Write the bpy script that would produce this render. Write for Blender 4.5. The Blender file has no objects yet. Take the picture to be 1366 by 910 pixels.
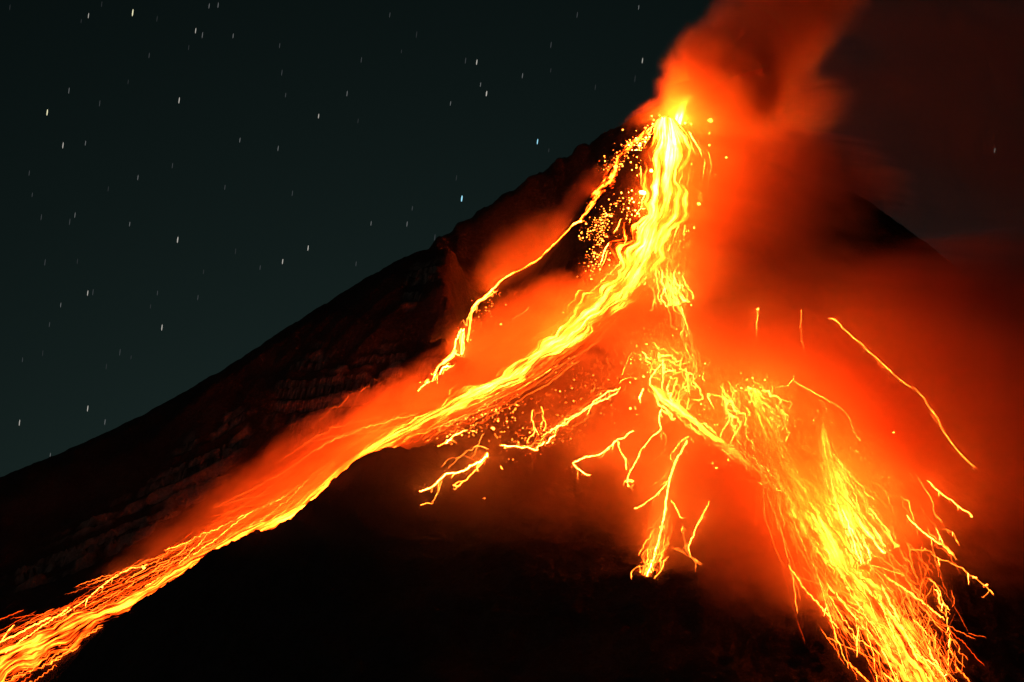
import bpy, math, random
import numpy as np

random.seed(7)
rng = np.random.default_rng(7)
scene = bpy.context.scene
COL = scene.collection

# ------------------------------------------------------------------ camera
FPX = 4100.0                                   # focal length in photo pixels (photo 1366 wide)
PITCH = math.radians(10.0)
CAM = np.array([0.0, -6000.0, 6.0])
cam_data = bpy.data.cameras.new("camera")
cam_data.sensor_width = 36.0
cam_data.lens = 36.0 * FPX / 1366.0
cam_data.clip_start = 1.0
cam_data.clip_end = 60000.0
cam = bpy.data.objects.new("camera", cam_data)
cam.location = CAM
cam.rotation_euler = (math.pi / 2 + PITCH, 0, 0)
COL.objects.link(cam)
scene.camera = cam

# ------------------------------------------------------------------ night sky
world = bpy.data.worlds.new("World")
scene.world = world
world.use_nodes = True
wn = world.node_tree.nodes
wl = world.node_tree.links
bg = wn["Background"]
sky = wn.new("ShaderNodeTexSky")
sky.sky_type = 'NISHITA'
sky.sun_disc = False
sky.sun_elevation = math.radians(3.0)
sky.sun_rotation = math.radians(0.0)
sky.air_density = 1.0
sky.dust_density = 1.0
tint = wn.new("ShaderNodeMix")
tint.data_type = 'RGBA'
tint.blend_type = 'MULTIPLY'
tint.inputs["Factor"].default_value = 1.0
hsv = wn.new("ShaderNodeHueSaturation")
hsv.inputs["Saturation"].default_value = 0.3
wl.new(sky.outputs["Color"], hsv.inputs["Color"])
wl.new(hsv.outputs["Color"], tint.inputs["A"])
tint.inputs["B"].default_value = (0.45, 1.0, 1.05, 1.0)
wl.new(tint.outputs["Result"], bg.inputs["Color"])
bg.inputs["Strength"].default_value = 0.00035

# ------------------------------------------------------------------ faint moonlight
moon_data = bpy.data.lights.new("moonlight", 'SUN')
moon_data.energy = 0.012
moon_data.angle = math.radians(0.5)
moon_data.color = (1.0, 0.95, 0.88)
moon = bpy.data.objects.new("moonlight", moon_data)
moon.rotation_euler = (math.radians(62), 0, math.radians(-60))
COL.objects.link(moon)

# ------------------------------------------------------------------ exposure / render
scene.view_settings.view_transform = 'Standard'
scene.view_settings.look = 'None'
scene.view_settings.exposure = 1.5
scene.view_settings.gamma = 1.0
scene.render.engine = 'CYCLES'
cy = scene.cycles
cy.use_denoising = True
cy.max_bounces = 8
cy.diffuse_bounces = 2
cy.volume_bounces = 6
cy.sample_clamp_indirect = 4.0
cy.sample_clamp_direct = 0.0
cy.volume_step_rate = 1.0
cy.volume_max_steps = 128
cy.use_light_tree = True

# ------------------------------------------------------------------ helpers
CP, SP = math.cos(PITCH), math.sin(PITCH)


def ray(px, py):
    u = (np.asarray(px, float) - 683.0) / FPX
    v = (455.0 - np.asarray(py, float)) / FPX
    return u, CP - v * SP, SP + v * CP          # camera forward = +Y tilted up


def W(px, py, Y):
    dx, dy, dz = ray(px, py)
    t = (np.asarray(Y, float) - CAM[1]) / dy
    return np.stack([CAM[0] + t * dx, CAM[1] + t * dy, CAM[2] + t * dz], -1)


def perlin(x, y, seed=0):
    r = np.random.default_rng(seed)
    perm = r.permutation(256)
    g = r.normal(size=(256, 2))
    g /= np.linalg.norm(g, axis=1)[:, None]
    xi = np.floor(x).astype(int)
    yi = np.floor(y).astype(int)
    xf = x - xi
    yf = y - yi
    u = xf * xf * xf * (xf * (xf * 6 - 15) + 10)
    v = yf * yf * yf * (yf * (yf * 6 - 15) + 10)

    def gr(ix, iy, dx, dy):
        k = g[perm[(perm[ix & 255] + iy) & 255]]
        return k[..., 0] * dx + k[..., 1] * dy
    a = gr(xi, yi, xf, yf)
    b = gr(xi + 1, yi, xf - 1, yf)
    c = gr(xi, yi + 1, xf, yf - 1)
    d = gr(xi + 1, yi + 1, xf - 1, yf - 1)
    return (a + u * (b - a)) + v * ((c + u * (d - c)) - (a + u * (b - a)))


def fbm(x, y, octv, seed, gain=0.5, ridged=False):
    s = 0.0
    a = 1.0
    for k in range(octv):
        n = perlin(x, y, seed + k)
        if ridged:
            n = 0.5 - np.abs(n) * 1.6
        s = s + a * n
        a *= gain
        x = x * 2.03 + 17.1
        y = y * 2.03 - 9.3
    return s


def smooth(a, b, x):
    t = np.clip((x - a) / (b - a), 0, 1)
    return t * t * (3 - 2 * t)


def mesh_object(name, verts, faces, mat=None, smooth_shade=True, parent=None, uvs=None):
    me = bpy.data.meshes.new(name)
    verts = np.asarray(verts, np.float32)
    faces = np.asarray(faces, np.int32)
    nf, k = faces.shape
    me.vertices.add(len(verts))
    me.vertices.foreach_set("co", verts.ravel())
    me.loops.add(nf * k)
    me.loops.foreach_set("vertex_index", faces.ravel())
    me.polygons.add(nf)
    me.polygons.foreach_set("loop_start", np.arange(0, nf * k, k, dtype=np.int32))
    me.polygons.foreach_set("loop_total", np.full(nf, k, np.int32))
    me.polygons.foreach_set("use_smooth", np.full(nf, smooth_shade, bool))
    if uvs is not None:
        lay = me.uv_layers.new(name="uv")
        lay.data.foreach_set("uv", np.asarray(uvs, np.float32)[faces.ravel()].ravel())
    me.update()
    me.validate()
    if mat:
        me.materials.append(mat)
    o = bpy.data.objects.new(name, me)
    COL.objects.link(o)
    if parent:
        o.parent = parent
    return o


def tag(o, label, cat, group=None, kind=None):
    o["label"] = label
    o["category"] = cat
    if group:
        o["group"] = group
    if kind:
        o["kind"] = kind
    return o


def grid_faces(n, m):
    i = np.arange(n - 1)[:, None] * m + np.arange(m - 1)[None, :]
    i = i.ravel()
    return np.stack([i, i + m, i + m + 1, i + 1], -1)


# ------------------------------------------------------------------ the mountain as a height field
cp = []                                         # control points (x, y, z)


def ctl(*pts):
    for p in pts:
        cp.append(W(*p))


# skyline: left flank, summit, right shoulder
SKY = [(-330, 790, -120), (-160, 712, -110), (0, 637, -100), (100, 597, -80), (200, 549, -60), (300, 494, -45), (400, 429, -30),
       (470, 386, -20), (560, 336, -10), (620, 294, -10), (700, 242, -10), (770, 198, -5), (850, 154, 0),
       (885, 137, 10), (930, 128, 30), (985, 165, 20), (1050, 225, 0), (1100, 250, 0), (1140, 256, -10),
       (1180, 285, -10), (1228, 324, -20), (1300, 385, -40), (1366, 440, -60), (1500, 545, -90), (1700, 690, -120)]
SKYF = []
for p, q in zip(SKY[:-1], SKY[1:]):
    m = max(1, int((q[0] - p[0]) / 40))
    SKYF += [tuple(p[i] + (q[i] - p[i]) * k / m for i in range(3)) for k in range(m)]
SKYF.append(SKY[-1])
ctl(*SKYF)
for px, py, Y in SKYF:                            # the far side falls away behind the skyline
    p = W(px, py, Y)
    cp.append(p + np.array([0, 60, -34]))
    cp.append(p + np.array([0, 350, -240]))
    cp.append(p + np.array([0, 900, -640]))
# dark left wall above the gully, its foot, and the rock buttress that ends at the small stream
ctl((0, 735, -350), (100, 690, -330), (200, 640, -320), (300, 585, -305), (400, 525, -300), (500, 450, -290), (570, 395, -265),
    (0, 800, -480), (120, 745, -450), (250, 670, -410), (330, 625, -390), (420, 570, -375), (520, 500, -365),
    (0, 850, -700), (130, 785, -660), (260, 715, -610), (380, 640, -550), (480, 580, -500), (550, 530, -455),
    (606, 345, -190), (602, 372, -235), (604, 400, -285), (600, 430, -335), (592, 460, -385), (578, 490, -430), (585, 350, -200), (580, 420, -315))
ctl((628, 340, -50), (632, 375, -105), (640, 405, -150), (626, 440, -215), (614, 470, -280), (598, 505, -360),
    (660, 330, -50), (700, 310, -35), (760, 255, -25), (680, 380, -130))
# bed of the left gully
BED = [(-140, 985, -860), (0, 893, -790), (120, 828, -745), (250, 765, -700), (330, 718, -670), (400, 680, -640), (460, 628, -610),
       (520, 588, -580), (600, 550, -540), (700, 505, -470), (760, 455, -400), (800, 420, -345), (838, 383, -290),
       (862, 335, -225), (885, 260, -135), (890, 180, -45)]
ctl(*BED)
# near ridge that hides the lower edge of the gully
CREST = [(-60, 1015, -960), (70, 911, -925), (130, 853, -905), (180, 818, -890), (230, 783, -875), (280, 750, -860),
         (322, 723, -845), (395, 699, -830), (430, 672, -820), (458, 643, -812), (480, 618, -808), (540, 604, -800),
         (585, 600, -790), (640, 582, -780), (690, 597, -800), (745, 610, -830)]
ctl(*CREST)
for px, py, Y in CREST[:13]:
    cp.append(W(px, py, Y) + np.array([0, 55, -24]))
# dark front slope below the near ridge
ctl((0, 1100, -1200), (200, 900, -1120), (300, 800, -1010), (300, 1000, -1420), (450, 740, -1000), (500, 910, -1400),
    (600, 690, -950), (600, 800, -1180), (700, 690, -970), (700, 800, -1200), (700, 910, -1440), (800, 740, -1060),
    (900, 850, -1330), (1000, 760, -1110), (1000, 920, -1500))
# the hump between the two flows
ctl((870, 532, -630), (820, 530, -600), (760, 535, -610), (700, 555, -640), (650, 560, -660), (590, 592, -650),
    (760, 590, -740), (760, 640, -850), (850, 600, -760), (850, 660, -890), (920, 600, -790), (950, 660, -920),
    (860, 450, -450), (800, 470, -460))
# upper cone and right flank
ctl((890, 400, -345), (905, 470, -500), (940, 260, -140), (950, 330, -240), (950, 420, -400), (1000, 350, -270),
    (1050, 450, -470), (1150, 400, -320), (1150, 500, -540), (1250, 480, -400), (1366, 540, -420), (1500, 700, -600),
    (800, 260, -130), (790, 330, -230), (740, 390, -290), (720, 440, -360), (660, 460, -350), (660, 500, -440))
# right flow
ctl((950, 590, -765), (1030, 665, -920), (1100, 790, -1180), (1165, 905, -1430), (1010, 555, -730), (1100, 700, -1010),
    (1170, 800, -1230), (1220, 910, -1460), (1280, 1010, -1660), (1100, 560, -700), (1180, 620, -800), (1250, 720, -1000),
    (1320, 850, -1260), (1366, 700, -880), (1366, 910, -1360), (1500, 900, -1200))
# out to the plain
for x in np.linspace(-3000, 3000, 9):
    for y, z in ((-2250, 150), (-2700, 75), (-3200, 14), (-3700, -4), (-4300, -4)):
        cp.append(np.array([x, y, z + (20 * math.sin(x * .004) if y > -3000 else 0)]))
for x in (-3000, -2300, 2300, 3000):
    for y in (-1500, -700, 200, 1200):
        cp.append(np.array([x, y, max(0, 900 - 0.42 * (abs(x) - 1100) - 0.28 * abs(y + 100))]))
cp = np.array(cp)
CS = 1000.0
cxy = cp[:, :2] / CS
ok = []
for i in range(len(cp)):
    if all(np.hypot(*(cxy[i] - cxy[j])) > 0.012 for j in ok):
        ok.append(i)
cp = cp[ok]
cxy = cxy[ok]


def tps(r2):
    return 0.5 * r2 * np.log(np.maximum(r2, 1e-12))


nC = len(cp)
A = np.zeros((nC + 3, nC + 3))
A[:nC, :nC] = tps(((cxy[:, None] - cxy[None]) ** 2).sum(-1)) + np.eye(nC) * 2e-5
A[:nC, nC] = 1
A[:nC, nC + 1:] = cxy
A[nC:, :nC] = A[:nC, nC:].T
wts = np.linalg.solve(A, np.concatenate([cp[:, 2], np.zeros(3)]))


def H0(x, y):
    x = np.asarray(x, float) / CS
    y = np.asarray(y, float) / CS
    sh = x.shape
    x = x.ravel()
    y = y.ravel()
    out = np.empty_like(x)
    for k in range(0, len(x), 20000):
        xx = x[k:k + 20000, None]
        yy = y[k:k + 20000, None]
        out[k:k + 20000] = tps((xx - cxy[:, 0]) ** 2 + (yy - cxy[:, 1]) ** 2) @ wts[:nC] + wts[nC] + wts[nC + 1] * xx[:, 0] + wts[nC + 2] * yy[:, 0]
    return out.reshape(sh)


SUMMIT = W(915, 130, 0)
xs = np.concatenate([np.arange(-3000, -1500, 30), np.arange(-1500, 1500, 5.0), np.arange(1500, 3001, 30)])
ys = np.concatenate([np.arange(-4300, -1900, 30), np.arange(-1900, -1300, 8), np.arange(-1300, 120, 4.5), np.arange(120, 1800, 30)])
GX, GY = np.meshgrid(xs, ys, indexing='ij')
GS = H0(GX, GY)                                  # smooth form

bedw = np.array([W(*p) for p in BED])
crestw = np.array([W(*p) for p in CREST])


def dist_to(line, X, Y):
    d = np.full(X.shape, 1e9)
    for a, b in zip(line[:-1, :2], line[1:, :2]):
        ab = b - a
        t = np.clip(((X - a[0]) * ab[0] + (Y - a[1]) * ab[1]) / (ab @ ab), 0, 1)
        d = np.minimum(d, np.hypot(X - a[0] - t * ab[0], Y - a[1] - t * ab[1]))
    return d


def roughness(X, Y, S):
    th = np.arctan2(Y - SUMMIT[1], X - SUMMIT[0])
    rr = np.hypot(X - SUMMIT[0], Y - SUMMIT[1])
    n = 16 * fbm(X / 260, Y / 260, 5, 11, .52)
    gull = fbm(th * 13, rr / 600, 4, 41, .5, True) * np.clip(rr / 700, 0, 1)
    n = n + 9 * gull
    n = n + 5.5 * fbm(X / 42, Y / 42, 4, 71, .62, True)
    n = n + 8.5 * fbm(X / 26, Y / 26, 4, 171, .65) * (1 - smooth(40, 130, dist_to(crestw, X, Y)))
    return n


skyw = np.array([W(*p) for p in SKY])
fade = smooth(0, 70, dist_to(bedw, GX, GY))
GN = roughness(GX, GY, GS) * (0.25 + 0.75 * fade) * (0.28 + 0.72 * smooth(20, 140, dist_to(skyw, GX, GY)))
GN = GN + 8.0 * fbm(GX / 34, GY / 34, 4, 271, .7) * (1 - smooth(20, 80, dist_to(skyw, GX, GY)))
# layered ledges of old lava on the wall above the left gully
wall = np.array([W(*p) for p in [(-60, 800, -470), (120, 735, -440), (250, 660, -390), (400, 575, -380), (520, 505, -360)]])
wm = 1 - smooth(70, 170, dist_to(wall, GX, GY))
S = GS + GN
step = 28.0
tilt = -0.42 * np.minimum(GX + 430, 0) * smooth(-420, -560, GX) + 9 * fbm(GX / 220, GY / 220, 3, 5) + 7 * perlin(S / 70, GX / 700, 61)
q = (S + tilt) / step
q = q + .30 * np.sin(q * 2.1 + 1) + .22 * np.sin(q * 3.7 + GX / 160) + .35 * fbm(GX / 70, GY / 70, 3, 131)
fr = q - np.floor(q)
terr = S + (smooth(0.36, 0.60, fr) - fr) * step
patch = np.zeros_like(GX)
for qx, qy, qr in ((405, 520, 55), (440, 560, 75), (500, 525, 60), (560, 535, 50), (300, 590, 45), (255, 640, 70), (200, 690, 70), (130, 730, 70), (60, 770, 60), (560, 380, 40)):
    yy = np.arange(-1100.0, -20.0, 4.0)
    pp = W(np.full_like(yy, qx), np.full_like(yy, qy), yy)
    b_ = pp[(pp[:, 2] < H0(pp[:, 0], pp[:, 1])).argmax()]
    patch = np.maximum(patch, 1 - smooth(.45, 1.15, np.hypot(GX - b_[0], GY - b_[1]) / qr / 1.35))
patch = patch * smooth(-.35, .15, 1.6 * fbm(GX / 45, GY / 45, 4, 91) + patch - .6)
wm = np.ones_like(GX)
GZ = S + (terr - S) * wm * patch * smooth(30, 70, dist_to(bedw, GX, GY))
tx = np.array([p[0] for p in SKY], float)
ty = np.array([p[1] for p in SKY], float)
skd = np.exp(-(dist_to(skyw, GX, GY) / 75.0) ** 2)
jj = np.where((ys > -420) & (ys < 420))[0]
for _ in range(6):                                # pull the skyline onto the measured ridge line
    cxp = xs[:, None] + 0 * ys[None, jj]
    dyy = GY[:, jj] - CAM[1]
    dzz = GZ[:, jj] - CAM[2]
    f_ = dyy * CP + dzz * SP
    ppx = 683 + FPX * GX[:, jj] / f_
    ppy = 455 - FPX * (dzz * CP - dyy * SP) / f_
    top = ppy.argmin(1)
    r_ = np.arange(len(xs))
    px_, py_ = ppx[r_, top], ppy[r_, top]
    err = py_ - np.interp(px_, tx, ty)
    err = np.convolve(np.pad(err, 6, mode='edge'), np.ones(13) / 13, 'valid')
    GZ = GZ + np.clip(err, -40, 40)[:, None] * 1.5 * skd * np.where(np.abs(xs) < 1480, 1, 0)[:, None]
print("skyline error px", np.abs(err[(px_ > 0) & (px_ < 1366)]).max())
edge = np.minimum(np.minimum(GX + 3000, 3000 - GX), np.minimum(GY + 4300, 1800 - GY))
GZ = np.maximum(GZ, -6) * smooth(0, 250, edge) - 6 * (1 - smooth(0, 250, edge))


def bil(G, x, y):
    x = np.asarray(x, float)
    y = np.asarray(y, float)
    i = np.clip(np.searchsorted(xs, x) - 1, 0, len(xs) - 2)
    j = np.clip(np.searchsorted(ys, y) - 1, 0, len(ys) - 2)
    u = np.clip((x - xs[i]) / (xs[i + 1] - xs[i]), 0, 1)
    v = np.clip((y - ys[j]) / (ys[j + 1] - ys[j]), 0, 1)
    return (G[i, j] * (1 - u) + G[i + 1, j] * u) * (1 - v) + (G[i, j + 1] * (1 - u) + G[i + 1, j + 1] * u) * v


def H(x, y):
    return bil(GZ, x, y)


def hit(px, py, smooth_form=False, y0=-2300.0, y1=200.0):
    """where the sight line through a photo pixel meets the slope"""
    G = GS if smooth_form else GZ
    px = np.atleast_1d(np.asarray(px, float))
    py = np.atleast_1d(np.asarray(py, float))
    dx, dy, dz = ray(px, py)
    Ys = np.arange(y0, y1, 4.0)
    t = (Ys[None] - CAM[1]) / dy[:, None]
    X = t * dx[:, None]
    Z = CAM[2] + t * dz[:, None]
    below = Z < bil(G, X, np.broadcast_to(Ys[None], X.shape))
    k = np.where(below.any(1), below.argmax(1), len(Ys) - 1)
    r = np.arange(len(px))
    return np.stack([X[r, k], Ys[k], Z[r, k]], -1)


# ------------------------------------------------------------------ materials
def new_mat(name):
    m = bpy.data.materials.new(name)
    m.use_nodes = True
    nt = m.node_tree
    for n in list(nt.nodes):
        nt.nodes.remove(n)
    out = nt.nodes.new("ShaderNodeOutputMaterial")
    return m, nt, out


def node(nt, kind, **kw):
    n = nt.nodes.new(kind)
    for k, v in kw.items():
        if hasattr(n, k):
            setattr(n, k, v)
        else:
            n.inputs[k].default_value = v
    return n


def math_node(nt, op, a, b=None, clamp=False):
    n = nt.nodes.new("ShaderNodeMath")
    n.operation = op
    n.use_clamp = clamp
    for i, v in enumerate((a, b)):
        if v is None:
            continue
        if isinstance(v, (int, float)):
            n.inputs[i].default_value = v
        else:
            nt.links.new(v, n.inputs[i])
    return n.outputs[0]


def rock_material():
    m, nt, out = new_mat("volcanic_rock")
    geo = node(nt, "ShaderNodeNewGeometry")
    n1 = node(nt, "ShaderNodeTexNoise", **{"Scale": 0.012, "Detail": 8.0, "Roughness": 0.65})
    n2 = node(nt, "ShaderNodeTexNoise", **{"Scale": 0.16, "Detail": 6.0, "Roughness": 0.7})
    nt.links.new(geo.outputs["Position"], n1.inputs["Vector"])
    nt.links.new(geo.outputs["Position"], n2.inputs["Vector"])
    mul = math_node(nt, 'MULTIPLY', n1.outputs["Fac"], n2.outputs["Fac"])
    ramp = node(nt, "ShaderNodeValToRGB")
    ramp.color_ramp.elements[0].position = 0.10
    ramp.color_ramp.elements[0].color = (0.05, 0.043, 0.04, 1)
    ramp.color_ramp.elements[1].position = 0.48
    ramp.color_ramp.elements[1].color = (0.13, 0.105, 0.09, 1)
    nt.links.new(mul, ramp.inputs["Fac"])
    b = node(nt, "ShaderNodeBsdfPrincipled", **{"Roughness": 0.95})
    b.inputs["Specular IOR Level"].default_value = 0.1
    la = node(nt, "ShaderNodeAttribute", attribute_name="lit_ledge")
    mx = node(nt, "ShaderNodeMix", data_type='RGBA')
    mx.inputs["B"].default_value = (0.5, 0.38, 0.31, 1)  # pale strata, colour raised to stand in for lava light
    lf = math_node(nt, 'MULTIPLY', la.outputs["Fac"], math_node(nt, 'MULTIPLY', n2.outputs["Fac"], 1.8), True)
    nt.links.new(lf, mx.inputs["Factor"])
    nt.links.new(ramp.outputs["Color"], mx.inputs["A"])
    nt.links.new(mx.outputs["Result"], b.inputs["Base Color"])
    bump = node(nt, "ShaderNodeBump", **{"Strength": 1.0, "Distance": 5.0})
    nt.links.new(n2.outputs["Fac"], bump.inputs["Height"])
    nt.links.new(bump.outputs["Normal"], b.inputs["Normal"])
    nt.links.new(b.outputs["BSDF"], out.inputs["Surface"])
    return m


def lava_sheet_material(name, gain, ku, kv, lo, seed, v0=3.0, v1=15.0, end=1.0, head=1.0):
    """molten rock, hotter along the stream lines, crusted in between"""
    m, nt, out = new_mat(name)
    uv = node(nt, "ShaderNodeUVMap", uv_map="uv")
    mp = node(nt, "ShaderNodeMapping")
    mp.inputs["Scale"].default_value = (ku, kv, 1)
    mp.inputs["Location"].default_value = (seed, seed * 1.7, 0)
    nt.links.new(uv.outputs["UV"], mp.inputs["Vector"])
    n1 = node(nt, "ShaderNodeTexNoise", **{"Scale": 1.0, "Detail": 7.0, "Roughness": 0.62, "Distortion": 0.15})
    nt.links.new(mp.outputs["Vector"], n1.inputs["Vector"])
    geo = node(nt, "ShaderNodeNewGeometry")
    n2 = node(nt, "ShaderNodeTexNoise", **{"Scale": 0.022, "Detail": 4.0, "Roughness": 0.6})
    nt.links.new(geo.outputs["Position"], n2.inputs["Vector"])
    sep = node(nt, "ShaderNodeSeparateXYZ")
    nt.links.new(uv.outputs["UV"], sep.inputs["Vector"])
    # core is hottest, margins have cooled
    c = math_node(nt, 'MULTIPLY', math_node(nt, 'ABSOLUTE', math_node(nt, 'SUBTRACT', sep.outputs["X"], 0.5)), 2.0)
    c = math_node(nt, 'SUBTRACT', 1.0, math_node(nt, 'MULTIPLY', c, c))
    a = math_node(nt, 'ADD', math_node(nt, 'MULTIPLY', n1.outputs["Fac"], 3.0), math_node(nt, 'MULTIPLY', n2.outputs["Fac"], 0.55))
    h = math_node(nt, 'ADD', a, math_node(nt, 'MULTIPLY', c, 0.8))
    h = math_node(nt, 'SUBTRACT', h, lo)
    h = math_node(nt, 'MAXIMUM', h, 0.0)
    e = math_node(nt, 'MULTIPLY', math_node(nt, 'POWER', h, 2.2), gain)
    cool = node(nt, "ShaderNodeMapRange")                # the lava cools on its way down
    cool.inputs["From Min"].default_value = v0
    cool.inputs["From Max"].default_value = v1
    cool.inputs["To Min"].default_value = 1.0
    cool.inputs["To Max"].default_value = end
    nt.links.new(sep.outputs["Y"], cool.inputs["Value"])
    e = math_node(nt, 'MULTIPLY', e, cool.outputs["Result"])
    vent = node(nt, "ShaderNodeMapRange")                # hottest where it leaves the vent
    vent.inputs["From Min"].default_value = 0.0
    vent.inputs["From Max"].default_value = 1.2
    vent.inputs["To Min"].default_value = head
    vent.inputs["To Max"].default_value = 1.0
    nt.links.new(sep.outputs["Y"], vent.inputs["Value"])
    e = math_node(nt, 'MULTIPLY', e, vent.outputs["Result"])
    ramp = node(nt, "ShaderNodeValToRGB")
    cr = ramp.color_ramp
    cr.elements[0].position = 0.0
    cr.elements[0].color = (1.0, 0.04, 0.001, 1)
    cr.elements[1].position = 0.8
    cr.elements[1].color = (1.0, 0.095, 0.005, 1)
    nt.links.new(h, ramp.inputs["Fac"])
    b = node(nt, "ShaderNodeBsdfPrincipled", **{"Roughness": 0.9})
    b.inputs["Base Color"].default_value = (0.03, 0.025, 0.022, 1)
    nt.links.new(ramp.outputs["Color"], b.inputs["Emission Color"])
    nt.links.new(e, b.inputs["Emission Strength"])
    nt.links.new(b.outputs["BSDF"], out.inputs["Surface"])
    return m


def glow_material(name, color, strength, sampled=True, var=0.6):
    m, nt, out = new_mat(name)
    e = node(nt, "ShaderNodeEmission")
    e.inputs["Color"].default_value = (*color, 1)
    geo = node(nt, "ShaderNodeNewGeometry")
    n = node(nt, "ShaderNodeTexNoise", **{"Scale": 0.06, "Detail": 3.0, "Roughness": 0.7})
    nt.links.new(geo.outputs["Position"], n.inputs["Vector"])
    f = math_node(nt, 'MAXIMUM', math_node(nt, 'ADD', math_node(nt, 'MULTIPLY', math_node(nt, 'SUBTRACT', n.outputs["Fac"], 0.5), 5.0 * var), 1.0), 0.12)
    nt.links.new(math_node(nt, 'MULTIPLY', f, strength), e.inputs["Strength"])
    nt.links.new(e.outputs["Emission"], out.inputs["Surface"])
    if not sampled:
        m.cycles.emission_sampling = 'NONE'
    return m


def smoke_material(name, density, color, nscale, lo, hi, aniso=0.3, stretch=(1, 1, 1), seed=0.0, amp=1.5, absorb=(0, 0, 0)):
    """soft-edged smoke filling an ellipsoid of radius 1 in its own coordinates"""
    m, nt, out = new_mat(name)
    tc = node(nt, "ShaderNodeTexCoord")
    mp = node(nt, "ShaderNodeMapping")
    mp.inputs["Scale"].default_value = [nscale * s for s in stretch]
    mp.inputs["Location"].default_value = (seed, seed * 0.7, -seed)
    nt.links.new(tc.outputs["Object"], mp.inputs["Vector"])
    n = node(nt, "ShaderNodeTexNoise", **{"Scale": 1.0, "Detail": 5.0, "Roughness": 0.58, "Distortion": 0.8})
    nt.links.new(mp.outputs["Vector"], n.inputs["Vector"])
    ln = node(nt, "ShaderNodeVectorMath", operation='LENGTH')
    nt.links.new(tc.outputs["Object"], ln.inputs[0])
    r = math_node(nt, 'SUBTRACT', 1.0, ln.outputs["Value"])            # 1 at the core, 0 at the rim
    f = math_node(nt, 'ADD', r, math_node(nt, 'MULTIPLY', math_node(nt, 'SUBTRACT', n.outputs["Fac"], 0.5), amp))
    mr = node(nt, "ShaderNodeMapRange", interpolation_type='SMOOTHSTEP')
    mr.inputs["From Min"].default_value = lo
    mr.inputs["From Max"].default_value = hi
    nt.links.new(f, mr.inputs["Value"])
    rim = node(nt, "ShaderNodeMapRange", interpolation_type='SMOOTHSTEP')
    rim.inputs["From Min"].default_value = 0.0
    rim.inputs["From Max"].default_value = 0.30
    nt.links.new(r, rim.inputs["Value"])
    d = math_node(nt, 'MULTIPLY', math_node(nt, 'MULTIPLY', mr.outputs["Result"], rim.outputs["Result"]), density)
    v = node(nt, "ShaderNodeVolumePrincipled")
    v.inputs["Color"].default_value = (*color, 1)
    v.inputs["Absorption Color"].default_value = (*absorb, 1)
    v.inputs["Anisotropy"].default_value = aniso
    nt.links.new(d, v.inputs["Density"])
    nt.links.new(v.outputs["Volume"], out.inputs["Volume"])
    return m


ROCK = rock_material()

# ------------------------------------------------------------------ ground and volcano
n, k = GX.shape
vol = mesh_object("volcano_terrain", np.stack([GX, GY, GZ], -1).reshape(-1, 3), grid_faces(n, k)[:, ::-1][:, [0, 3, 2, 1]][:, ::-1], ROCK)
at = vol.data.color_attributes.new("lit_ledge", "FLOAT_COLOR", "POINT")
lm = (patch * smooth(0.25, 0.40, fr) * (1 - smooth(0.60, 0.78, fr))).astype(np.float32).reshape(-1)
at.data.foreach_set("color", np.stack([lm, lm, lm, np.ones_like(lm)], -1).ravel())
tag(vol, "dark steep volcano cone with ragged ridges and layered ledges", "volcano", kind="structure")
g = np.array([-40000, -12000, -3000, 0, 3000, 12000, 40000.0])
a, b = np.meshgrid(g, g, indexing='ij')
ground = mesh_object("ground", np.stack([a, b, np.full(a.shape, -0.5)], -1).reshape(-1, 3), grid_faces(7, 7), ROCK)
tag(ground, "dark flat plain around the volcano", "ground", kind="structure")


# ------------------------------------------------------------------ lava flows
def resample(P, n):
    P = np.asarray(P, float)
    s = np.concatenate([[0], np.cumsum(np.hypot(*np.diff(P[:, :2], axis=0).T))])
    t = np.linspace(0, s[-1], n)
    return np.stack([np.interp(t, s, P[:, i]) for i in range(P.shape[1])], -1)


def smooth_line(P, n, it=2):
    P = np.asarray(P, float)
    for _ in range(it):
        Q = np.empty((2 * len(P) - 2, P.shape[1]))
        Q[0::2] = 0.75 * P[:-1] + 0.25 * P[1:]
        Q[1::2] = 0.25 * P[:-1] + 0.75 * P[1:]
        P = np.concatenate([P[:1], Q, P[-1:]])
    return resample(P, n)


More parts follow.
